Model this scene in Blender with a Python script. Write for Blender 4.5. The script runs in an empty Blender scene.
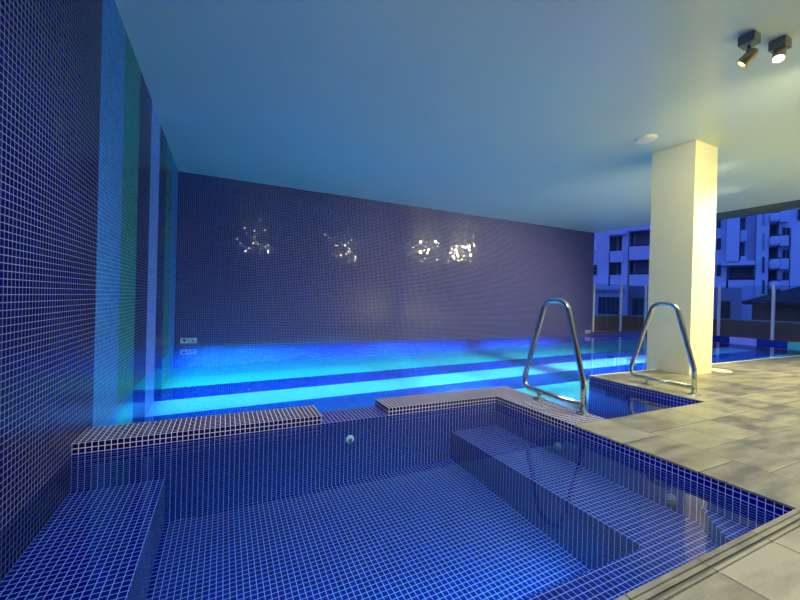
import bpy, bmesh, math, random
from mathutils import Vector, Matrix
random.seed(4)
S = bpy.context.scene
COL = S.collection

# ------------------------------------------------------------------ camera
YAW, PIT, ROL = math.radians(25.51), math.radians(-0.216), math.radians(1.509)
FOC = 369.32
fw = Vector((math.sin(YAW) * math.cos(PIT), math.cos(YAW) * math.cos(PIT), math.sin(PIT)))
rt0 = Vector((math.cos(YAW), -math.sin(YAW), 0)); up0 = rt0.cross(fw)
ir = rt0 * math.cos(ROL) + up0 * math.sin(ROL)
iu = up0 * math.cos(ROL) - rt0 * math.sin(ROL)
cam_d = bpy.data.cameras.new('camera'); cam = bpy.data.objects.new('camera', cam_d); COL.objects.link(cam)
cam_d.sensor_width = 36; cam_d.lens = FOC / 800 * 36; cam_d.clip_start = 0.05; cam_d.clip_end = 300
CAM = Vector((0, 0, 1))
cam.matrix_world = Matrix(((ir.x, iu.x, -fw.x, CAM.x), (ir.y, iu.y, -fw.y, CAM.y), (ir.z, iu.z, -fw.z, CAM.z), (0, 0, 0, 1)))
S.camera = cam

# ------------------------------------------------------------------ world, exposure
S.view_settings.view_transform = 'Standard'; S.view_settings.look = 'None'
S.view_settings.gamma = 1; S.view_settings.use_curve_mapping = False
S.view_settings.exposure = -0.47
S.cycles.use_denoising = True
S.cycles.max_bounces = 8; S.cycles.transparent_max_bounces = 16
S.cycles.sample_clamp_indirect = 6
W = bpy.data.worlds.new('dusk'); S.world = W; W.use_nodes = True
wt = W.node_tree; bg = wt.nodes['Background']          # deep blue dusk, with a brighter western glow added to light the facades
tc = wt.nodes.new('ShaderNodeTexCoord'); dp = wt.nodes.new('ShaderNodeVectorMath'); dp.operation = 'DOT_PRODUCT'
dp.inputs[1].default_value = Vector((-.75, -.45, .48)).normalized()
wr = wt.nodes.new('ShaderNodeMapRange'); wr.inputs[1].default_value = 0.0; wr.inputs[2].default_value = 1.0
wmx = wt.nodes.new('ShaderNodeMix'); wmx.data_type = 'RGBA'
wmx.inputs[6].default_value = (0.035, 0.085, 0.32, 1); wmx.inputs[7].default_value = (0.20, 0.50, 2.4, 1)
wt.links.new(tc.outputs['Generated'], dp.inputs[0]); wt.links.new(dp.outputs['Value'], wr.inputs[0])
wt.links.new(wr.outputs[0], wmx.inputs[0]); wt.links.new(wmx.outputs[2], bg.inputs[0]); bg.inputs[1].default_value = 1.0

def light(name, kind, loc, target, power, color, size=0.1, size_y=None, spot=None, blend=0.5, spread=None):
    d = bpy.data.lights.new(name, kind); o = bpy.data.objects.new(name, d); COL.objects.link(o)
    d.energy = power; d.color = color
    if kind == 'AREA':
        d.size = size
        if size_y: d.shape = 'RECTANGLE'; d.size_y = size_y
        if spread: d.spread = math.radians(spread)
    else: d.shadow_soft_size = size
    if kind == 'SPOT': d.spot_size = math.radians(spot); d.spot_blend = blend
    o.location = loc
    o.rotation_euler = (Vector(target) - Vector(loc)).to_track_quat('-Z', 'Y').to_euler()
    return o
# underwater strip lamps under the near coping and deck edge, washing the pool floor
CYAN = (0.04, 0.60, 1.0)
for x0, x1, y, k in ((-.8, 2.95, 3.41, .75), (3.1, 4.5, 2.13, 1.7), (4.65, 9.6, 3.50, .85), (9.7, 14.8, 3.50, .22)):
    L = x1 - x0; xm = (x0 + x1) / 2
    light('pool_strip_near', 'AREA', (xm, y, -.13), (xm, y + 1.0, -.13 - .42), 9 * L * k, CYAN, L, .05, spread=46)
    light('pool_strip_middle', 'AREA', (xm, y, -.125), (xm, y + 1.0, -.125 - .19), 17 * L * k, CYAN, L, .05, spread=18)
    light('pool_strip_far', 'AREA', (xm, y, -.12), (xm, y + 1.0, -.12 - .10), 64 * L * k, CYAN, L, .04, spread=14)
# unseen underwater lamp added to tint the spa floor cyan
light('spa_fill', 'AREA', (0.86, 1.215, -0.34), (0.86, 2.4, -1.04), 13, (0.08, 0.8, 1.0), 2.2, 0.06, spread=75)

# ------------------------------------------------------------------ node helpers
class NT:
    def __init__(s, mat):
        s.t = mat.node_tree; s.n = s.t.nodes; s.l = s.t.links
    def new(s, typ, **kw):
        n = s.n.new(typ)
        for k, v in kw.items(): setattr(n, k, v)
        return n
    def put(s, sock, v):
        if isinstance(v, bpy.types.NodeSocket): s.l.new(v, sock)
        elif v is not None: sock.default_value = v
    def m(s, op, a, b=None, c=None, clamp=False):
        n = s.new('ShaderNodeMath', operation=op, use_clamp=clamp)
        s.put(n.inputs[0], a); s.put(n.inputs[1], b); s.put(n.inputs[2], c); return n.outputs[0]
    def vm(s, op, a, b=None, scale=None):
        n = s.new('ShaderNodeVectorMath', operation=op)
        s.put(n.inputs[0], a); s.put(n.inputs[1], b)
        if scale is not None: s.put(n.inputs['Scale'], scale)
        return n.outputs[0]
    def mix(s, f, a, b):
        n = s.new('ShaderNodeMix', data_type='RGBA')
        s.put(n.inputs[0], f); s.put(n.inputs[6], a); s.put(n.inputs[7], b); return n.outputs[2]
    def noise(s, v, scale, detail=2, rough=0.5):
        n = s.new('ShaderNodeTexNoise'); s.put(n.inputs['Vector'], v); n.inputs['Scale'].default_value = scale
        n.inputs['Detail'].default_value = detail; n.inputs['Roughness'].default_value = rough; return n.outputs['Fac']
    def comb(s, x, y, z=0.0):
        n = s.new('ShaderNodeCombineXYZ'); s.put(n.inputs[0], x); s.put(n.inputs[1], y); s.put(n.inputs[2], z); return n.outputs[0]
    def sep(s, v):
        n = s.new('ShaderNodeSeparateXYZ'); s.put(n.inputs[0], v); return n.outputs
    def white(s, v):
        n = s.new('ShaderNodeTexWhiteNoise', noise_dimensions='3D'); s.put(n.inputs['Vector'], v); return n.outputs

def mat(name, color=(0.5, 0.5, 0.5), rough=0.5, metal=0.0, coat=0.0, emit=None, emit_s=0.0, noise=0.0, nscale=8.0, bump=0.0):
    m = bpy.data.materials.new(name); m.use_nodes = True; t = NT(m); b = t.n['Principled BSDF']
    c = (*color, 1)
    b.inputs['Base Color'].default_value = c; b.inputs['Roughness'].default_value = rough
    b.inputs['Metallic'].default_value = metal; b.inputs['Coat Weight'].default_value = coat
    if emit: b.inputs['Emission Color'].default_value = (*emit, 1); b.inputs['Emission Strength'].default_value = emit_s
    if noise or bump:
        co = t.new('ShaderNodeTexCoord').outputs['Object']
        nz = t.noise(co, nscale, 4, 0.6)
        if noise:
            lo = tuple(x * (1 - noise) for x in color) + (1,); hi = tuple(min(1, x * (1 + noise)) for x in color) + (1,)
            t.l.new(t.mix(nz, lo, hi), b.inputs['Base Color'])
        if bump:
            bp = t.new('ShaderNodeBump'); bp.inputs['Strength'].default_value = bump; bp.inputs['Distance'].default_value = 0.01
            t.l.new(nz, bp.inputs['Height']); t.l.new(bp.outputs[0], b.inputs['Normal'])
    return m

PITCH = 0.0347; OX, OY = -0.87, 3.07; ST0, STW = 3.486, 20 * 0.0347
NAVY = (0.002, 0.004, 0.075)
LIGHTBLUE = (0.025, 0.22, 0.55); GREEN = (0.006, 0.20, 0.17); PALE = (0.22, 0.38, 0.78)

POOLNAVY = (0.006, 0.020, 0.26)  # the water's blue scatter is put into the below-water tile colours
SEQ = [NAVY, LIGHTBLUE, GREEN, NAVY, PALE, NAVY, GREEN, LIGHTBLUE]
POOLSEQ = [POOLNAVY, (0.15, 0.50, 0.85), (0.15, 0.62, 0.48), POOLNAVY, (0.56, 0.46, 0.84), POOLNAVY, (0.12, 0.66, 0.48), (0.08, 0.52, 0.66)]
def tile_mat(name, stripes=None, zfine=1.0, tile=NAVY, grout=(0.50, 0.50, 0.58), gw=0.055, tilt=0.03, rough=0.12, spec=0.3, vary=0.4, gmix=0.0):
    """glass mosaic in square tiles; the tiling plane follows the face's normal"""
    m = bpy.data.materials.new(name); m.use_nodes = True; t = NT(m); b = t.n['Principled BSDF']
    P = t.new('ShaderNodeTexCoord').outputs['Object']; N = t.new('ShaderNodeNewGeometry').outputs['Normal']
    x, y, z = t.sep(P); nx, ny, nz = t.sep(N)
    ux = t.m('DIVIDE', t.m('SUBTRACT', x, OX), PITCH); uy = t.m('DIVIDE', t.m('SUBTRACT', y, OY), PITCH)
    if zfine != 1.0:    # rows drawn closer below the water line to imitate refraction
        lo = t.m('LESS_THAN', z, -0.0785)
        z = t.m('ADD', z, t.m('MULTIPLY', lo, t.m('MULTIPLY', t.m('ADD', z, 0.0785), zfine - 1)))
    uz = t.m('DIVIDE', z, PITCH)
    ax = t.m('GREATER_THAN', t.m('ABSOLUTE', nx), 0.6); az = t.m('GREATER_THAN', t.m('ABSOLUTE', nz), 0.6)
    def sel(f, a, bb): return t.m('ADD', t.m('MULTIPLY', a, f), t.m('MULTIPLY', bb, t.m('SUBTRACT', 1.0, f)))
    u = sel(ax, uy, ux); v = sel(az, uy, uz)
    def groove(c):
        fr = t.m('ABSOLUTE', t.m('SUBTRACT', t.m('FRACT', c), 0.5))
        mr = t.new('ShaderNodeMapRange', interpolation_type='SMOOTHSTEP')
        t.put(mr.inputs[0], fr); mr.inputs[1].default_value = 0.5 - gw * 1.3; mr.inputs[2].default_value = 0.5 - gw * 0.75
        return mr.outputs[0]
    g = t.m('MAXIMUM', groove(u), groove(v))
    cell = t.comb(t.m('FLOOR', u), t.m('FLOOR', v), t.m('FLOOR', sel(az, uz, t.m('MULTIPLY', ax, 7.0))))
    wn = t.white(cell)
    base = (*tile, 1)
    if stripes:
        k = t.m('DIVIDE', t.m('SUBTRACT', y, ST0), STW)
        rp = t.new('ShaderNodeValToRGB'); cr = rp.color_ramp; cr.interpolation = 'CONSTANT'
        seq = stripes
        while len(cr.elements) < len(seq): cr.elements.new(0.5)
        for i, c in enumerate(seq):
            cr.elements[i].position = i / 10; cr.elements[i].color = (*c, 1)
        t.put(rp.inputs[0], t.m('DIVIDE', t.m('ADD', k, 1.0), 10.0, clamp=True)); base = rp.outputs[0]
    var = t.m('MULTIPLY_ADD', wn[0], vary, 1 - vary / 2)
    b.inputs['Specular IOR Level'].default_value = spec
    hs = t.new('ShaderNodeHueSaturation'); t.put(hs.inputs['Color'], base); t.put(hs.inputs['Value'], var)
    gcol = (*grout, 1)
    if gmix: gcol = t.mix(gmix, gcol, base)            # grout tinted like the stripe it joins
    t.l.new(t.mix(g, hs.outputs[0], gcol), b.inputs['Base Color'])
    t.l.new(t.m('MULTIPLY_ADD', g, 0.5, rough), b.inputs['Roughness'])
    off = t.vm('SCALE', t.vm('SUBTRACT', wn[1], (0.5, 0.5, 0.5)), scale=tilt)
    t.l.new(t.vm('NORMALIZE', t.vm('ADD', N, off)), b.inputs['Normal'])
    return m

M = {}
M['tile_wall'] = tile_mat('navy_mosaic_wall', SEQ, grout=(0.66, 0.67, 0.80), gw=.045, gmix=.6, rough=.2, spec=.03)
M['tile_back'] = tile_mat('navy_mosaic_back', tile=(0.016, 0.011, 0.10), grout=(0.34, 0.31, 0.46), tilt=0.075, rough=0.05, spec=0.5, gw=.055)
M['tile_spa'] = tile_mat('navy_mosaic_spa', zfine=2.4, tile=(0.001, 0.004, 0.17), grout=(0.42, 0.50, 0.84), gw=.042, vary=.5, spec=.06)
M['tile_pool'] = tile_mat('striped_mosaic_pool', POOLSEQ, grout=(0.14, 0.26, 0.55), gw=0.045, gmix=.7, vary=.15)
M['tile_poolwall'] = tile_mat('blue_mosaic_pool_wall', tile=(0.004, 0.016, 0.22), grout=(0.05, 0.10, 0.40), gw=0.045, vary=.15)  # navy tile coloured with the blue glow of the water before it
M['tile_coping'] = tile_mat('navy_mosaic_coping', tile=(0.006, 0.005, 0.07), grout=(0.82, 0.77, 0.86), gw=.06)
M['paint'] = mat('ceiling_paint', (0.65, 0.76, 0.70), 0.22, noise=0.03, nscale=1.2)
M['cream'] = mat('cream_paint', (0.80, 0.77, 0.58), 0.55, noise=0.02)
M['rearwall'] = mat('rear_paint', (0.55, 0.52, 0.45), 0.8)
M['fascia'] = mat('fascia_paint', (0.07, 0.085, 0.095), 0.6)
M['steel'] = mat('stainless_steel', (0.70, 0.70, 0.66), 0.16, metal=1.0)
M['brass'] = mat('brushed_bronze', (0.40, 0.33, 0.22), 0.35, metal=0.9)
M['greymetal'] = mat('grey_box_metal', (0.18, 0.19, 0.19), 0.45, metal=0.4)
M['white'] = mat('white_plastic', (0.80, 0.80, 0.78), 0.4)
M['dulljet'] = mat('grey_blue_plastic', (0.16, 0.22, 0.30), 0.5)
M['post'] = mat('pale_post', (0.62, 0.60, 0.55), 0.5)
M['brown'] = mat('brown_render', (0.26, 0.115, 0.09), 0.8, noise=0.15, nscale=3)
M['cap'] = mat('parapet_cap', (0.34, 0.33, 0.36), 0.6)
M['signplate'] = mat('sign_plate', (0.55, 0.58, 0.55), 0.4)
M['black'] = mat('black_print', (0.008, 0.008, 0.01), 0.5)
M['lens'] = mat('lit_lens', (1, 1, 1), 0.3, emit=(1.0, 0.93, 0.74), emit_s=60)
M['bldwall'] = mat('facade_render', (0.62, 0.52, 0.62), 0.85, noise=0.04, nscale=0.4)
M['bldgrey'] = mat('facade_grey', (0.30, 0.32, 0.38), 0.85)
M['bldblue'] = mat('facade_white', (0.55, 0.60, 0.72), 0.85)
M['blddark'] = mat('dark_facade', (0.22, 0.19, 0.22), 0.85)  # darker tone on balcony backs, recess walls and one podium
M['frame'] = mat('dark_window_frame', (0.02, 0.02, 0.03), 0.5)
M['pane'] = mat('dark_glass_pane', (0.03, 0.04, 0.06), 0.08)
M['curtain'] = mat('pale_curtain_pane', (0.75, 0.75, 0.80), 0.6)
M['rooftile'] = mat('dark_roof_tiles', (0.05, 0.045, 0.06), 0.7, noise=0.2, nscale=6)
M['brick'] = mat('brown_house_wall', (0.20, 0.11, 0.08), 0.85, noise=0.2, nscale=5)
M['ground'] = mat('dark_ground', (0.06, 0.06, 0.07), 0.9, noise=0.3)

def water_mat(name, tint, bump, scale):
    m = bpy.data.materials.new(name); m.use_nodes = True; t = NT(m); t.n.clear()
    out = t.new('ShaderNodeOutputMaterial'); mx = t.new('ShaderNodeMixShader')
    tr = t.new('ShaderNodeBsdfTransparent'); tr.inputs[0].default_value = (*tint, 1)
    gl = t.new('ShaderNodeBsdfGlossy'); gl.inputs['Roughness'].default_value = 0.015; gl.inputs['Color'].default_value = (1, 1, 1, 1)
    fr = t.new('ShaderNodeFresnel'); fr.inputs[0].default_value = 1.33
    co = t.new('ShaderNodeTexCoord').outputs['Object']; bp = t.new('ShaderNodeBump')
    bp.inputs['Strength'].default_value = bump; bp.inputs['Distance'].default_value = 0.02
    t.l.new(t.noise(co, scale, 3, 0.55), bp.inputs['Height'])
    t.l.new(bp.outputs[0], gl.inputs['Normal']); t.l.new(bp.outputs[0], fr.inputs['Normal'])
    t.l.new(fr.outputs[0], mx.inputs[0]); t.l.new(tr.outputs[0], mx.inputs[1]); t.l.new(gl.outputs[0], mx.inputs[2])
    t.l.new(mx.outputs[0], out.inputs[0]); return m
M['poolwater'] = water_mat('pool_water', (0.80, 0.94, 1.0), 0.05, 3.0)
M['spawater'] = water_mat('spa_water', (0.72, 0.90, 0.98), 0.015, 4.0)
def glass_mat():
    m = bpy.data.materials.new('balustrade_glass'); m.use_nodes = True; t = NT(m); t.n.clear()
    out = t.new('ShaderNodeOutputMaterial'); mx = t.new('ShaderNodeMixShader')
    tr = t.new('ShaderNodeBsdfTransparent'); tr.inputs[0].default_value = (0.80, 0.88, 0.90, 1)
    gl = t.new('ShaderNodeBsdfGlossy'); gl.inputs['Roughness'].default_value = 0.01
    mx.inputs[0].default_value = 0.05
    t.l.new(tr.outputs[0], mx.inputs[1]); t.l.new(gl.outputs[0], mx.inputs[2])
    t.l.new(mx.outputs[0], out.inputs[0]); return m
M['glass'] = glass_mat()

def paver_mat():
    m = bpy.data.materials.new('stone_pavers'); m.use_nodes = True; t = NT(m); b = t.n['Principled BSDF']
    P = t.new('ShaderNodeTexCoord').outputs['Object']; x, y, z = t.sep(P)
    edge = t.m('LESS_THAN', x, 3.03)                       # the narrow course along the spa
    u = t.m('DIVIDE', t.m('SUBTRACT', x, 3.03), 0.44); v = t.m('DIVIDE', t.m('SUBTRACT', y, 1.40), 0.355)
    ve = t.m('DIVIDE', t.m('SUBTRACT', y, 1.22), 0.47)
    v = t.m('ADD', t.m('MULTIPLY', edge, ve), t.m('MULTIPLY', v, t.m('SUBTRACT', 1.0, edge)))
    def joint(c, w):
        fr = t.m('ABSOLUTE', t.m('SUBTRACT', t.m('FRACT', c), 0.5))
        mr = t.new('ShaderNodeMapRange', interpolation_type='SMOOTHSTEP')
        t.put(mr.inputs[0], fr); mr.inputs[1].default_value = 0.5 - w * 1.5; mr.inputs[2].default_value = 0.5 - w * 0.6
        return mr.outputs[0]
    ju = joint(u, 0.010); jv = joint(v, 0.012); j = t.m('MAXIMUM', ju, jv)
    wn = t.white(t.comb(t.m('FLOOR', u), t.m('FLOOR', v), 0.0))
    stain = t.noise(t.vm('MULTIPLY', P, (1.5, 4.6, 1.0)), 1.7, 6, 0.68)
    rp = t.new('ShaderNodeValToRGB'); rp.color_ramp.elements[0].position = 0.30; rp.color_ramp.elements[1].position = 0.64
    rp.color_ramp.elements[0].color = (0.085, 0.075, 0.060, 1); rp.color_ramp.elements[1].color = (0.30, 0.275, 0.19, 1)
    t.put(rp.inputs[0], t.m('ADD', stain, t.m('MULTIPLY', t.m('SUBTRACT', wn[0], 0.5), 0.26)))
    fine = t.noise(P, 160, 2, 0.7)
    c = t.mix(t.m('MULTIPLY', fine, 0.25), rp.outputs[0], (0.12, 0.11, 0.10, 1))
    t.l.new(t.mix(j, c, (0.05, 0.045, 0.04, 1)), b.inputs['Base Color'])
    t.l.new(t.m('MULTIPLY_ADD', stain, 0.45, 0.18), b.inputs['Roughness'])
    bp = t.new('ShaderNodeBump'); bp.inputs['Strength'].default_value = 0.35; bp.inputs['Distance'].default_value = 0.004
    t.l.new(t.m('SUBTRACT', t.m('MULTIPLY', fine, 0.35), j), bp.inputs['Height']); t.l.new(bp.outputs[0], b.inputs['Normal'])
    return m
M['paver'] = paver_mat()

# ------------------------------------------------------------------ mesh helpers
def link(name, bm, m, parent=None, smooth=False):
    me = bpy.data.meshes.new(name); bmesh.ops.recalc_face_normals(bm, faces=bm.faces); bm.to_mesh(me); bm.free()
    if m: me.materials.append(m)
    if smooth:
        for p in me.polygons: p.use_smooth = True
    o = bpy.data.objects.new(name, me); COL.objects.link(o)
    if parent: o.parent = parent
    return o
def add_box(bm, x0, x1, y0, y1, z0, z1, bev=0.0):
    r = bmesh.ops.create_cube(bm, size=1.0); vs = r['verts']
    for v in vs:
        v.co = Vector((x0 + (v.co.x + .5) * (x1 - x0), y0 + (v.co.y + .5) * (y1 - y0), z0 + (v.co.z + .5) * (z1 - z0)))
    if bev:
        es = list({e for v in vs for e in v.link_edges})
        bmesh.ops.bevel(bm, geom=es, offset=bev, segments=2, affect='EDGES', profile=0.6)
def boxes(name, lst, m, parent=None, bev=0.0):
    bm = bmesh.new()
    for b in lst: add_box(bm, *b, bev=bev)
    return link(name, bm, m, parent)
def struct(o, label=None):
    o['kind'] = 'structure'
    if label: o['label'] = label
    return o
def tag(o, label, cat, group=None, kind=None):
    o['label'] = label; o['category'] = cat
    if group: o['group'] = group
    if kind: o['kind'] = kind
    return o
def empty(name, loc=(0, 0, 0), rz=0.0):
    o = bpy.data.objects.new(name, None); COL.objects.link(o); o.location = loc; o.rotation_euler = (0, 0, rz); o.empty_display_size = 0.1
    return o
def add_cyl(bm, a, b, r0, r1=None, seg=20):
    a, b = Vector(a), Vector(b); d = b - a; r1 = r0 if r1 is None else r1
    q = d.to_track_quat('Z', 'Y').to_matrix().to_4x4(); q.translation = (a + b) / 2
    bmesh.ops.create_cone(bm, cap_ends=True, segments=seg, radius1=r0, radius2=r1, depth=d.length, matrix=q)
def add_tube(bm, pts, r, seg=16):
    pts = [Vector(p) for p in pts]; rings = []; n = len(pts); ref = Vector((1, 0, 0))
    for i, p in enumerate(pts):
        d = (pts[min(i + 1, n - 1)] - pts[max(i - 1, 0)]).normalized()
        a = ref - d * ref.dot(d)
        if a.length < 1e-3: a = Vector((0, 1, 0)) - d * d.y
        a.normalize(); c = d.cross(a)
        rings.append([bm.verts.new(p + (a * math.cos(2 * math.pi * k / seg) + c * math.sin(2 * math.pi * k / seg)) * r) for k in range(seg)])
    for i in range(n - 1):
        for k in range(seg): bm.faces.new((rings[i][k], rings[i][(k + 1) % seg], rings[i + 1][(k + 1) % seg], rings[i + 1][k]))
    bm.faces.new(rings[0]); bm.faces.new(list(reversed(rings[-1])))
def fillet(pts, rads, n=8):
    """round the corners of a polyline"""
    pts = [Vector(p) for p in pts]; out = [pts[0]]
    for i in range(1, len(pts) - 1):
        a, p, b = pts[i - 1], pts[i], pts[i + 1]; u = (a - p).normalized(); v = (b - p).normalized()
        ang = u.angle(v); t = min(rads[i - 1] / math.tan(ang / 2), (a - p).length * .49, (b - p).length * .49)
        r = t * math.tan(ang / 2); bis = (u + v).normalized(); cen = p + bis * (r / math.sin(ang / 2))
        s, e = p + u * t - cen, p + v * t - cen; tot = s.angle(e)
        for k in range(n + 1):
            f = k / n; out.append(cen + (s * math.sin((1 - f) * tot) + e * math.sin(f * tot)) / math.sin(tot))
    out.append(pts[-1]); return out

# ------------------------------------------------------------------ the setting
LW, BW, CZ, DY = -0.87, 8.54, 3.41, 3.475          # left wall, back wall, ceiling, pool edge of the deck
SX, SY, FY = 2.62, 3.07, 0.80                     # spa: right side, back side, front side
RX0, RX1, RY = 3.02, 4.60, 2.107                  # recessed pool entry
EX = 15.0                                         # far end of the pool
PW, SW = -0.073, -0.0785                          # water levels
struct(boxes('wall_left', [(LW - .2, LW, -3.2, BW + .2, -.074, CZ + .2), (LW - .2, LW, -3.2, 3.3, -1.2, -.074)], M['tile_wall']))
struct(boxes('wall_pool_left', [(LW - .2, LW, 3.3, BW + .2, -1.2, -.074)], M['tile_pool']))
struct(boxes('wall_back', [(LW, 11.35, BW, BW + .2, -.074, CZ + .2)], M['tile_back']))
struct(boxes('wall_pool_back', [(LW, EX + .12, BW, BW + .2, -1.2, -.074)], M['tile_poolwall']))
struct(boxes('wall_rear', [(LW, EX + .2, -3.2, -3.0, -.02, CZ + .2)], M['rearwall']))
struct(boxes('ceiling', [(LW, 11.4, -3.0, BW, CZ, CZ + .2)], M['paint']))
struct(boxes('trim_1', [(11.4, 11.62, -3.0, 6.3, 3.26, CZ + .2)], M['fascia']))
struct(boxes('column', [(6.10, 6.70, 3.005, 3.61, -.9, CZ)], M['cream'], bev=0.006))

# paved deck
struct(boxes('floor', [(SX - .002, EX + .12, FY - .11, RY + .002, -.012, 0), (RX1 - .002, EX, RY + .002, DY + .002, -.012, 0), (LW, EX + .12, -3.0, FY - .11, -.012, 0)], M['paver']))
bm = bmesh.new()                                   # grooved nosing stone along the front of the spa
prof = [(FY + .002, -.012), (FY + .002, -.004), (FY + .002, 0)]
for c in (0.776, 0.751, 0.726):
    prof += [(c + .0065, 0), (c + .003, -.005), (c - .003, -.005), (c - .0065, 0)]
prof += [(FY - .11, 0), (FY - .11, -.012)]
ra = [bm.verts.new((LW, y, z)) for y, z in prof]; rb = [bm.verts.new((SX - .002, y, z)) for y, z in prof]
for i in range(len(prof)): bm.faces.new((ra[i], ra[(i + 1) % len(prof)], rb[(i + 1) % len(prof)], rb[i]))
bm.faces.new(ra); bm.faces.new(list(reversed(rb)))
struct(link('trim_2', bm, M['paver']))
struct(boxes('trim_6', [(RX1, EX, DY - .022, DY + .006, -.03, .003)], M['cream']))
# tiled masses below the deck that form the spa and pool sides
struct(boxes('wall_right', [(SX, EX, FY, RY, -1.0, -.012)], M['tile_spa']))
struct(boxes('wall_entry', [(RX1, EX, RY, DY, -1.0, -.012)], M['tile_spa']))
struct(boxes('wall_front', [(LW, EX, FY - .2, FY, -1.0, -.012)], M['tile_spa']))
# dividing wall between spa and pool, its sunk spillway and the raised tiled copings
struct(boxes('wall_spa', [(LW, RX0, SY, 3.39, -1.0, -.0694)], M['tile_spa']))
struct(boxes('wall_strip', [(SX, RX0, RY, SY, -1.0, -.0694)], M['tile_spa']))
struct(boxes('trim_3', [(LW, .765, SY, 3.39, -.0694, 0)], M['tile_coping']))
bm = bmesh.new()
for z in (-.0694, 0.0): pass
pl = [(1.376, SY), (SX, SY), (SX, RY + .002), (RX0, RY + .002), (RX0, 3.39), (1.376, 3.39)]
lo = [bm.verts.new((x, y, -.0694)) for x, y in pl]; hi = [bm.verts.new((x, y, 0)) for x, y in pl]
for i in range(6): bm.faces.new((lo[i], lo[(i + 1) % 6], hi[(i + 1) % 6], hi[i]))
bm.faces.new(hi); bm.faces.new(list(reversed(lo)))
struct(link('trim_4', bm, M['tile_coping']))
# spa floor, benches and corner step
bm = bmesh.new()                                   # spa floor tilted to the depth it appears to have through the water
cs = [(LW, FY), (SX, FY), (SX, SY), (LW, SY)]
hi = [bm.verts.new((x, y, -.57 + .031 * (x - 2.06) + .035 * (y - 3.07))) for x, y in cs]; lo = [bm.verts.new((x, y, -.95)) for x, y in cs]
for i in range(4): bm.faces.new((lo[i], lo[(i + 1) % 4], hi[(i + 1) % 4], hi[i]))
bm.faces.new(hi); bm.faces.new(list(reversed(lo)))
struct(link('floor_spa', bm, M['tile_spa']))
struct(boxes('bench_left', [(LW, -.345, FY, SY, -.94, -.313)], M['tile_spa'], bev=.004))
bm = bmesh.new()
pl = [(2.065, SY), (SX, SY), (SX, FY), (-.345, FY), (-.345, 1.21), (2.065, 1.21)]
lo = [bm.verts.new((x, y, -.94)) for x, y in pl]; hi = [bm.verts.new((x, y, -.304)) for x, y in pl]
for i in range(6): bm.faces.new((lo[i], lo[(i + 1) % 6], hi[(i + 1) % 6], hi[i]))
bm.faces.new(hi); bm.faces.new(list(reversed(lo)))
struct(link('bench_right', bm, M['tile_spa']))
bm = bmesh.new()
pl = [(SX, 1.225), (SX, FY), (2.20, FY)]
lo = [bm.verts.new((x, y, -.304)) for x, y in pl]; hi = [bm.verts.new((x, y, -.20)) for x, y in pl]
for i in range(3): bm.faces.new((lo[i], lo[(i + 1) % 3], hi[(i + 1) % 3], hi[i]))
bm.faces.new(hi); bm.faces.new(list(reversed(lo)))
struct(link('step_corner', bm, M['tile_spa']))
# pool floor (falls toward the left), entry treads, far walls
def pz(x, y): return -.715 + .017 * x + .026 * y
bm = bmesh.new()
for cs in ([(LW, 3.2), (EX + .1, 3.2), (EX + .1, BW), (LW, BW)], [(RX0 - .02, RY - .02), (RX1 + .02, RY - .02), (RX1 + .02, 3.2), (RX0 - .02, 3.2)]):
    hi = [bm.verts.new((x, y, pz(x, y))) for x, y in cs]; lo = [bm.verts.new((x, y, -1.1)) for x, y in cs]
    for i in range(4): bm.faces.new((lo[i], lo[(i + 1) % 4], hi[(i + 1) % 4], hi[i]))
    bm.faces.new(hi); bm.faces.new(list(reversed(lo)))
struct(link('floor_pool', bm, M['tile_pool']))
struct(boxes('step_entry', [(RX0, RX1, RY, 2.45, -.6, -.22), (RX0, RX1, 2.45, 2.80, -.6, -.36)], M['tile_spa']))
struct(boxes('wall_end', [(EX, EX + .12, DY, BW, -1.0, .035)], M['tile_pool']))
struct(boxes('wall_outer', [(11.35, EX + .12, BW, BW + .2, -.074, .03)], M['tile_back']))
struct(boxes('wall_parapet', [(11.35, 15.5, BW + .2, BW + .4, -.5, .56), (15.2, 15.5, -3.2, BW + .2, -.5, .575)], M['brown']))
struct(boxes('trim_5', [(11.35, 15.53, BW + .17, BW + .43, .56, .60), (15.17, 15.53, -3.2, BW + .17, .575, .615)], M['cap']))
struct(boxes('ground', [(-30, 120, BW + .5, 130, -3.6, -3.4), (15.6, 120, -60, BW + .5, -3.6, -3.4)], M['ground']))

# water
def sheet(name, pl, z, m):
    bm = bmesh.new(); bm.faces.new([bm.verts.new((x, y, z)) for x, y in pl])       # counter-clockwise: faces up
    me = bpy.data.meshes.new(name); bm.to_mesh(me); bm.free(); me.materials.append(m)
    o = bpy.data.objects.new(name, me); COL.objects.link(o); return o
tag(sheet('pool_water', [(LW, 3.39), (RX0, 3.39), (RX0, RY), (RX1, RY), (RX1, DY), (EX, DY), (EX, BW), (LW, BW)], PW, M['poolwater']),
    'glowing blue water filling the long striped pool', 'water', kind='stuff')
tag(sheet('spa_water', [(LW, FY), (SX, FY), (SX, SY), (LW, SY)], SW, M['spawater']),
    'still clear water filling the dark tiled spa in front', 'water', kind='stuff')

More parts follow.
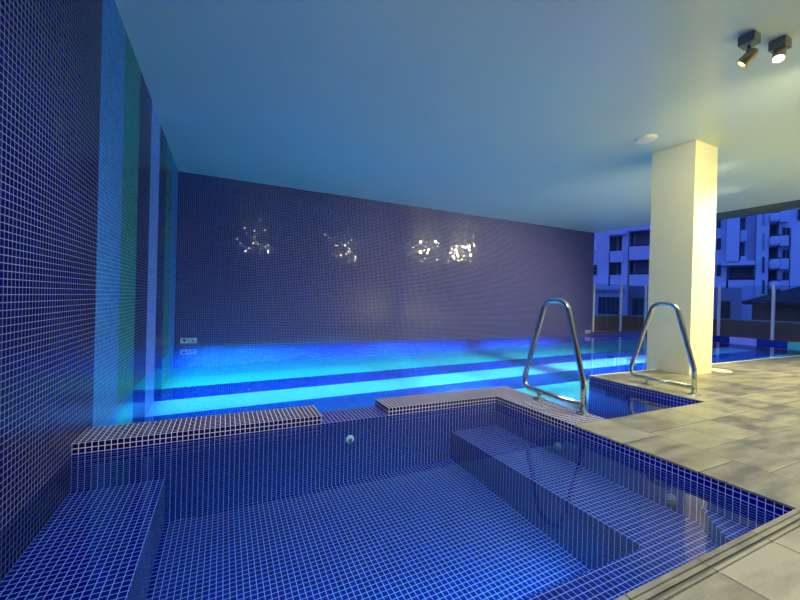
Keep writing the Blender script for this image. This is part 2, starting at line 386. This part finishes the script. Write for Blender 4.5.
# ------------------------------------------------------------------ grab rails
def grab_rail(x, dy, label):
    t = empty('grab_rail', (x, 2.55 + dy, 0))
    r = 0.026
    # loop: front post foot -> up -> leaning front leg -> top bend -> back leg -> lower back bend -> lower bar
    loop = fillet([(0, -.255, .012), (0, -.250, .275), (0, -.044, 1.02), (0, .209, 1.02), (0, .505, .085), (0, -.250, .075)],
                  [.12, .115, .115, .085], 9)
    bm = bmesh.new(); add_tube(bm, loop, r); link('loop_tube', bm, M['steel'], t, True)
    bm = bmesh.new(); add_cyl(bm, (0, .262, .012), (0, .262, .088), .022); link('post', bm, M['steel'], t, True)
    for y in (-.255, .262):
        bm = bmesh.new(); add_cyl(bm, (0, y, 0), (0, y, .008), .064, .060, 28); add_cyl(bm, (0, y, .008), (0, y, .018), .058, .034, 28)
        link('flange', bm, M['steel'], t)
    return tag(t, label, 'grab rail', 'steel pool grab rails')
grab_rail(2.965, 0, 'steel triangular grab rail on the tiled strip beside the spa')
grab_rail(4.84, .035, 'steel triangular grab rail on the deck in front of the cream column')

# ------------------------------------------------------------------ ceiling spotlights
WARM = (1.0, 0.94, 0.50)
def spotlight(x, y, aim, power, label, drop=.14, ang=125, color=WARM, lit=True):
    t = empty('ceiling_spotlight', (x, y, CZ))
    bm = bmesh.new(); add_box(bm, -.06, .06, -.06, .06, -.085, 0, .008); link('mount_box', bm, M['greymetal'], t)
    bm = bmesh.new(); add_cyl(bm, (0, 0, -.085), (0, 0, -drop), .013); add_cyl(bm, (-.03, 0, -drop), (.03, 0, -drop), .012); link('arm', bm, M['greymetal'], t)
    c = Vector((0, 0, -drop - .045)); d = (Vector(aim) - Vector((x, y, CZ)) - c).normalized()
    bm = bmesh.new(); add_cyl(bm, c - d * .050, c + d * .0, .042, .046, 28); add_cyl(bm, c - d * .062, c - d * .050, .03, .042, 28)
    q = d.to_track_quat('Z', 'Y').to_matrix(); n = 28      # open hood in front of the lens
    rg = [[bm.verts.new(c + d * a + q @ Vector((r * math.cos(2 * math.pi * k / n), r * math.sin(2 * math.pi * k / n), 0))) for k in range(n)]
          for a, r in ((.0, .046), (.068, .047), (.068, .041), (.0, .040))]
    for i in range(3):
        for k in range(n): bm.faces.new((rg[i][k], rg[i][(k + 1) % n], rg[i + 1][(k + 1) % n], rg[i + 1][k]))
    h = link('head', bm, M['brass'], t)
    bm = bmesh.new(); add_cyl(bm, c + d * .0005, c + d * .004, .038, .038, 28); link('lens', bm, M['lens' if lit else 'pane'], h)
    p = Vector((x, y, CZ)) + c + d * .055
    if lit: light('spot_light', 'SPOT', p, aim, power, color, .03, spot=ang, blend=.8)
    return tag(t, label, 'spotlight', 'ceiling spotlights')
spotlight(4.15, 1.655, (2.85, 5.2, -.6), 50, 'bronze ceiling spotlight tilted down to the left, seen from its side', ang=90)
spotlight(4.46, 1.56, (3.5, 1.56, 0.2), 420, 'blazing ceiling spotlight facing the viewer at the upper right', drop=.06, ang=115)
ROSE = (0.72, 0.78, 1.0)
for x, y, aim, p, c in ((8.0, 1.55, (6.4, 2.7, .2), 1100, WARM), (8.15, 2.4, (5.8, 8.5, -1.0), 750, WARM), (9.9, 2.9, (7.0, 8.5, -1.0), 1000, WARM),
                     (1.0, 1.2, (1.0, 1.9, -.6), 600, ROSE), (4.95, .95, (6.1, 3.3, 1.3), 360, WARM), (1.15, .5, (1.15, 8.5, -1.2), 90, WARM), (6.3, .5, (6.0, 1.2, 0), 250, WARM)):  # spots on the column's left side and near deck are added; glints gave others
    spotlight(x, y, aim, p, 'unseen ceiling spotlight outside the frame', ang=150 if c is ROSE else (120 if p == 360 else 100), color=c)
# unseen lamps added behind and right of the viewer, brightening the ceiling by deck bounce
def fill_lamp(x, y, power):
    t = empty('ceiling_fill_lamp', (x, y, CZ))
    bm = bmesh.new(); q = 32
    rg = [[bm.verts.new((r * math.cos(2 * math.pi * k / q), r * math.sin(2 * math.pi * k / q), z)) for k in range(q)] for r, z in ((.07, -.03), (.09, -.03), (.10, 0), (.07, 0))]
    for i in range(4):
        for k in range(q): bm.faces.new((rg[i][k], rg[i][(k + 1) % q], rg[(i + 1) % 4][(k + 1) % q], rg[(i + 1) % 4][k]))
    link('rim', bm, M['white'], t)
    bm = bmesh.new(); add_cyl(bm, (0, 0, -.006), (0, 0, 0), .068, .068, 28); link('lens', bm, M['lens'], t)
    light('bounce_fill', 'SPOT', (x, y, CZ - .02), (x, y - .1, 0), power, WARM, .05, spot=95, blend=.7)
    tag(t, 'added round ceiling lamp outside the frame, bouncing light off the deck', 'fill_lamp', 'added fill lamps')
for x, y in ((7.4, -1.1), (9.6, -1.2), (9.6, .6), (11.2, -.3)): fill_lamp(x, y, 4300)

# ceiling vent
t = empty('ceiling_speaker', (5.46, 3.33, CZ))
bm = bmesh.new(); add_cyl(bm, (0, 0, -.022), (0, 0, 0), .13, .145, 36); link('rim', bm, M['white'], t)
bm = bmesh.new(); add_cyl(bm, (0, 0, -.030), (0, 0, -.022), .105, .115, 36); link('grille', bm, M['white'], t)
tag(t, 'small round white fitting on the ceiling beside the column top', 'ceiling fitting')

# ------------------------------------------------------------------ depth signs on the back wall
def text_mesh(name, s, size, m, parent, loc, rot):
    c = bpy.data.curves.new(name, 'FONT'); c.body = s; c.size = size; c.extrude = .001; c.offset = size * .035; c.align_x = 'LEFT'
    o = bpy.data.objects.new(name, c); COL.objects.link(o)
    dg = bpy.context.evaluated_depsgraph_get(); me = bpy.data.meshes.new_from_object(o.evaluated_get(dg))
    bpy.data.objects.remove(o); q = bpy.data.objects.new(name, me); COL.objects.link(q)
    me.materials.clear(); me.materials.append(m); q.parent = parent; q.location = loc; q.rotation_euler = rot; return q
def depth_sign(x, z, w, h, label):
    t = empty('depth_sign', (x, BW, z))
    bm = bmesh.new(); add_box(bm, 0, w, -.008, 0, 0, h, .002); link('plate', bm, M['signplate'], t)
    bm = bmesh.new()
    tri = [(.08 * w, .75 * h), (.40 * w, .75 * h), (.24 * w, .22 * h)]
    a = [bm.verts.new((px, -.011, pz_)) for px, pz_ in tri]; b = [bm.verts.new((px, -.008, pz_)) for px, pz_ in tri]
    bm.faces.new(a); bm.faces.new(list(reversed(b)))
    for i in range(3): bm.faces.new((a[i], a[(i + 1) % 3], b[(i + 1) % 3], b[i]))
    link('arrow', bm, M['black'], t)
    text_mesh('lettering', '1.2', h * .80, M['black'], t, (.45 * w, -.0105, .22 * h), (math.pi / 2, 0, 0))
    text_mesh('lettering', 'm', h * .42, M['black'], t, (.80 * w, -.0105, .22 * h), (math.pi / 2, 0, 0))
    return tag(t, label, 'sign', 'pool depth signs')
depth_sign(-.765, -.012, .29, .105, 'pale depth sign on the back wall beside the left wall corner')
depth_sign(11.02, -.005, .26, .105, 'pale depth sign at the right-hand end of the back wall')

# ------------------------------------------------------------------ spa jets
def jet(loc, n, label, m='dulljet'):
    t = empty('spa_jet', loc); n = Vector(n)
    bm = bmesh.new(); add_cyl(bm, (0, 0, 0), n * .008, .038, .033, 28); add_cyl(bm, n * .008, n * .013, .028, .022, 28); link('rim', bm, M[m], t)
    bm = bmesh.new(); add_cyl(bm, n * .0135, n * .022, .016, .010, 20); link('nozzle', bm, M['greymetal'], t)
    return tag(t, label, 'spa jet', 'spa water jets')
jet((1.018, SY, -.237), (0, -1, 0), 'white jet below the sunken gap in the tiled coping', 'white')
jet((SX, 2.26, -.235), (-1, 0, 0), 'jet low on the spa wall under the paved edge, farther of the two')
jet((SX, 1.366, -.245), (-1, 0, 0), 'jet low on the spa wall near the front corner step')

# pale flat disc beside the column
t = empty('deck_disc', (7.07, 3.07, 0))
bm = bmesh.new(); add_cyl(bm, (0, 0, 0), (0, 0, .008), .155, .15, 36); link('rim', bm, M['cream'], t)
bm = bmesh.new(); add_cyl(bm, (0, 0, .008), (0, 0, .013), .12, .118, 36); link('centre', bm, M['cream'], t)
tag(t, 'flat round cream disc on the deck at the foot of the column', 'disc')

# ------------------------------------------------------------------ glass balustrade
def fence(name, p0, p1, ts, top, label):
    p0, p1 = Vector(p0), Vector(p1); d = (p1 - p0); L = d.length; rz = math.atan2(d.y, d.x)
    t = empty(name, p0, rz)
    for k in ts:
        bm = bmesh.new(); add_box(bm, k - .035, k + .035, -.03, .03, 0, top, .006); link('post', bm, M['post'], t)
    for a, b in zip(ts[:-1], ts[1:]):
        bm = bmesh.new(); add_box(bm, a + .045, b - .045, -.006, .006, .05, top - .04); link('glass_panel', bm, M['glass'], t)
    return tag(t, label, 'fence', 'glass balustrades')
fence('glass_balustrade', (11.42, BW + .07, .03), (EX, BW + .07, .03), [.07, 1.53, 2.98], 1.72, 'glass balustrade with pale posts running on from the end of the back wall')
fence('glass_balustrade', (EX + .06, BW, .035), (EX + .06, -1, .035), [.55, 1.94, 3.30, 4.66, 6.02, 7.4], 1.70, 'glass balustrade with pale posts to the right of the column')

# ------------------------------------------------------------------ buildings across the street
def ray(px, py): return fw * FOC + ir * (px - 400) + iu * (300 - py)
def face(px):
    global AZ, RTB, BRZ
    AZ = ray(px, 300); AZ.z = 0; AZ.normalize(); RTB = Vector((AZ.y, -AZ.x, 0)); BRZ = math.atan2(RTB.y, RTB.x)
face(690)
def uz(px, py, d):
    r = ray(px, py); s = d / r.dot(AZ); p = CAM + r * s; return p.dot(RTB), p.z
def bbox(rect, d0, d1, zfloor=None):
    """box whose front face at distance d0 covers the rectangle (x0, y0, x1, y1) as seen from the deck"""
    x0, y0, x1, y1 = rect; xm, ym = (x0 + x1) / 2, (y0 + y1) / 2
    u0 = uz(x0, ym, d0)[0]; u1 = uz(x1, ym, d0)[0]; z1 = uz(xm, y0, d0)[1]; z0 = uz(xm, y1, d0)[1]
    if zfloor is not None: z0 = zfloor
    return (u0, u1, d0, d1, z0, z1)
GZ = -3.4
def bpart(name, rect, d0, d1, m, parent, zfloor=None, bev=0.0):
    return boxes(name, [bbox(rect, d0, d1, zfloor)], m, parent, bev)
def bwindow(rect, d, parent, n=2, pane='pane', fr='frame', fwid=.16):
    u0, u1, _, _, z0, z1 = bbox(rect, d, d + .1)
    bm = bmesh.new()
    add_box(bm, u0, u1, d - .08, d + .05, z0, z0 + fwid); add_box(bm, u0, u1, d - .08, d + .05, z1 - fwid, z1)
    for k in range(n + 1):
        c = u0 + fwid / 2 + (u1 - u0 - fwid) * k / n; add_box(bm, c - fwid / 2, c + fwid / 2, d - .08, d + .05, z0 + fwid, z1 - fwid)
    w = link('window', bm, M[fr], parent)
    for k in range(n):
        a = u0 + fwid + (u1 - u0 - fwid) * k / n; b = u0 + (u1 - u0 - fwid) * (k + 1) / n
        boxes('pane', [(a, b, d - .03, d + .02, z0 + fwid, z1 - fwid)], M[pane], w)
def brail(rect, d, parent):
    u0, u1, _, _, z0, z1 = bbox(rect, d, d + .1)
    boxes('railing', [(u0, u1, d, d + .08, z0, z1)], M['frame'], parent)

D = 40.0
b1 = empty('apartment_building', (0, 0, 0), BRZ)
bpart('wall', (585, 150, 648, 300), D + 1.8, D + 12, M['bldwall'], b1, GZ)
bpart('facade', (570, 160, 610, 288), D, D + 1.8, M['bldwall'], b1)
bpart('facade', (610, 160, 623, 233), D, D + 1.8, M['bldwall'], b1)
bpart('spandrel', (610, 251, 623, 262), D - .5, D + 1.8, M['bldwall'], b1)
bpart('facade', (610, 275, 623, 288), D, D + 1.8, M['bldwall'], b1)
bpart('canopy', (610, 230.5, 626, 234.5), D - 1.0, D + .2, M['bldwall'], b1)
bpart('pier', (622.5, 160, 629, 288), D - .3, D + 1.8, M['bldwall'], b1)
bpart('facade', (610, 233, 623, 251), D + .9, D + 1.8, M['bldwall'], b1)
bpart('facade', (610, 262, 623, 275), D + .9, D + 1.8, M['bldwall'], b1)
bwindow((609.7, 238, 616, 250.5), D + .55, b1, 2, 'curtain'); bwindow((619, 236, 623, 250.5), D + .55, b1, 1, 'pane')
bwindow((609.7, 263, 616.3, 274.5), D + .55, b1, 2, 'pane'); bwindow((618.7, 263, 622, 274), D + .55, b1, 1, 'curtain')
bwindow((591, 241, 596.5, 250), D - .05, b1, 1, 'curtain', 'curtain'); bwindow((590, 265, 596.8, 275), D - .05, b1, 2, 'pane')
for y0, y1 in ((246, 259.5), (274.5, 286), (218, 230)):
    bpart('balcony_parapet', (629, y0, 655, y1), D - .6, D + .1, M['bldwall'], b1)
bpart('balcony_floor', (629, 257, 655, 259.5), D + .1, D + 1.8, M['bldgrey'], b1)
bpart('balcony_floor', (629, 228, 655, 230), D + .1, D + 1.8, M['bldgrey'], b1)
brail((629, 244.5, 649, 246), D - .4, b1); brail((629, 273, 649, 274.5), D - .4, b1)
for y0, y1 in ((231, 246), (260, 274)):
    bpart('balcony_wall', (637, y0, 655, y1), D + 1.5, D + 1.8, M['blddark'], b1)
    bwindow((629.5, y0 + 2, 633, y1), D + 1.7, b1, 1, 'pane')
bpart('podium', (575, 286, 627, 330), D - 2.0, D, M['bldwall'], b1, GZ)
bpart('cornice', (575, 289, 624, 291), D - 2.4, D - 2.0, M['bldgrey'], b1)
bwindow((598.5, 297, 619, 314), D - 2.05, b1, 4, 'pane', 'frame', .2)
bpart('podium', (627, 286, 655, 330), D - 1.2, D, M['blddark'], b1, GZ)
bwindow((632.5, 298, 643.5, 316), D - 1.25, b1, 2, 'pane', 'frame', .2)
tag(b1, 'violet apartment block with stacked balconies seen left of the cream column', 'building')

b2 = empty('apartment_building', (0, 0, 0), BRZ)
bpart('wall', (700, 150, 830, 300), D + 1.8, D + 12, M['bldblue'], b2, GZ)
bpart('facade', (700, 150, 728, 290), D, D + 1.8, M['bldblue'], b2)
bpart('bay', (727.5, 150, 740.5, 263), D - 1.0, D + 1.8, M['bldblue'], b2)
bpart('bay_floor', (722, 261, 755, 265), D - 1.0, D + 1.8, M['bldblue'], b2)
bpart('facade', (746, 150, 757.5, 264), D + .8, D + 1.8, M['bldblue'], b2)
for y0, y1 in ((230, 241), (256, 264), (205, 216)):
    bpart('spandrel', (740.5, y0, 747, y1), D - .2, D + 1.8, M['bldblue'], b2)
for y in (218, 242): bpart('recess_wall', (740.8, y, 746, y + 13), D + 1.2, D + 1.8, M['bldgrey'], b2)
bpart('facade', (728, 280, 757, 300), D, D + 1.8, M['bldblue'], b2)
bpart('recess_wall', (732, 267, 756, 280), D + 1.4, D + 1.8, M['blddark'], b2)
brail((732, 277.5, 756, 280), D + .1, b2)
bpart('pier', (757, 150, 769.5, 300), D - .2, D + 1.8, M['bldblue'], b2)
for y0, y1 in ((212, 225), (233, 250), (257, 273), (280, 294)):
    bpart('slit_window', (762.2, y0, 764.6, y1), D - .25, D - .15, M['bldgrey'] if y0 < 255 else M['pane'], b2)
for y0, y1 in ((235.5, 245.5), (258.5, 269), (280.5, 290), (212, 221.5)):
    bpart('balcony', (769.5, y0, 781, y1), D - .7, D + 1.0, M['bldblue'], b2, None, .25)
    bpart('balcony_return', (780, y0, 789, y1 + .3), D - .2, D + 1.4, M['bldblue'], b2)
    brail((769.5, y0 - 1.2, 781, y0), D - .5, b2)
    bpart('recess_wall', (769.5, y0 - 13, 779, y0), D + 1.5, D + 1.8, M['blddark'], b2)
bpart('facade', (779, 150, 790.5, 300), D + .5, D + 1.8, M['bldblue'], b2)
for y0 in (227.5, 250, 272.5):
    bwindow((782.6, y0, 785.3, y0 + 9.5), D + .45, b2, 1, 'pane', 'frame', .08); bwindow((786.7, y0, 789.4, y0 + 9.5), D + .45, b2, 1, 'pane', 'frame', .08)
bpart('pier', (790.5, 226.5, 830, 300), D - .3, D + 1.8, M['bldblue'], b2)
bwindow((798, 209, 806, 220), D + 1.75, b2, 1, 'pane')
for y0 in (217, 238.5, 265): bwindow((716.6, y0, 720.8, y0 + 10.8), D - .05, b2, 1, 'pane', 'frame', .1)
bpart('podium', (700, 288, 741, 330), D - 2.0, D, M['bldgrey'], b2, GZ)
bwindow((720, 301, 730, 322), D - 2.05, b2, 2, 'pane')
bpart('garden_wall', (741, 298, 753, 330), D - 1.0, D, M['bldblue'], b2, GZ)
tag(b2, 'blue apartment tower with slit windows and rounded balconies right of the column', 'building')

# low house with a hipped roof
D2 = 26.0; face(750)
h = empty('low_house', (0, 0, 0), BRZ)
bpart('wall', (752, 303.5, 860, 330), D2, D2 + 6, M['brick'], h, GZ)
u0, ze = uz(743, 303, D2 - .8); u1 = uz(900, 303, D2 - .8)[0]; ur, zr = uz(806, 284.5, D2 + 2.4)
bm = bmesh.new()
e = [(u0, D2 - .8), (u1, D2 - .8), (u1, D2 + 6.8), (u0, D2 + 6.8)]
eb = [bm.verts.new((x, y, ze - .02)) for x, y in e]; et = [bm.verts.new((x, y, ze + .10)) for x, y in e]
r0 = bm.verts.new((ur, D2 + 3.0, zr)); r1 = bm.verts.new((u1 - (ur - u0), D2 + 3.0, zr))
bm.faces.new(eb)
for i in range(4): bm.faces.new((eb[i], eb[(i + 1) % 4], et[(i + 1) % 4], et[i]))
bm.faces.new((et[0], et[1], r1, r0)); bm.faces.new((et[1], et[2], r1)); bm.faces.new((et[2], et[3], r0, r1)); bm.faces.new((et[3], et[0], r0))
link('roof', bm, M['rooftile'], h)
boxes('gutter', [(u0 - .05, u1, D2 - .95, D2 - .8, ze - .05, ze + .1)], M['frame'], h)
tag(h, 'low brown house with a dark hipped roof beyond the balustrade', 'house')
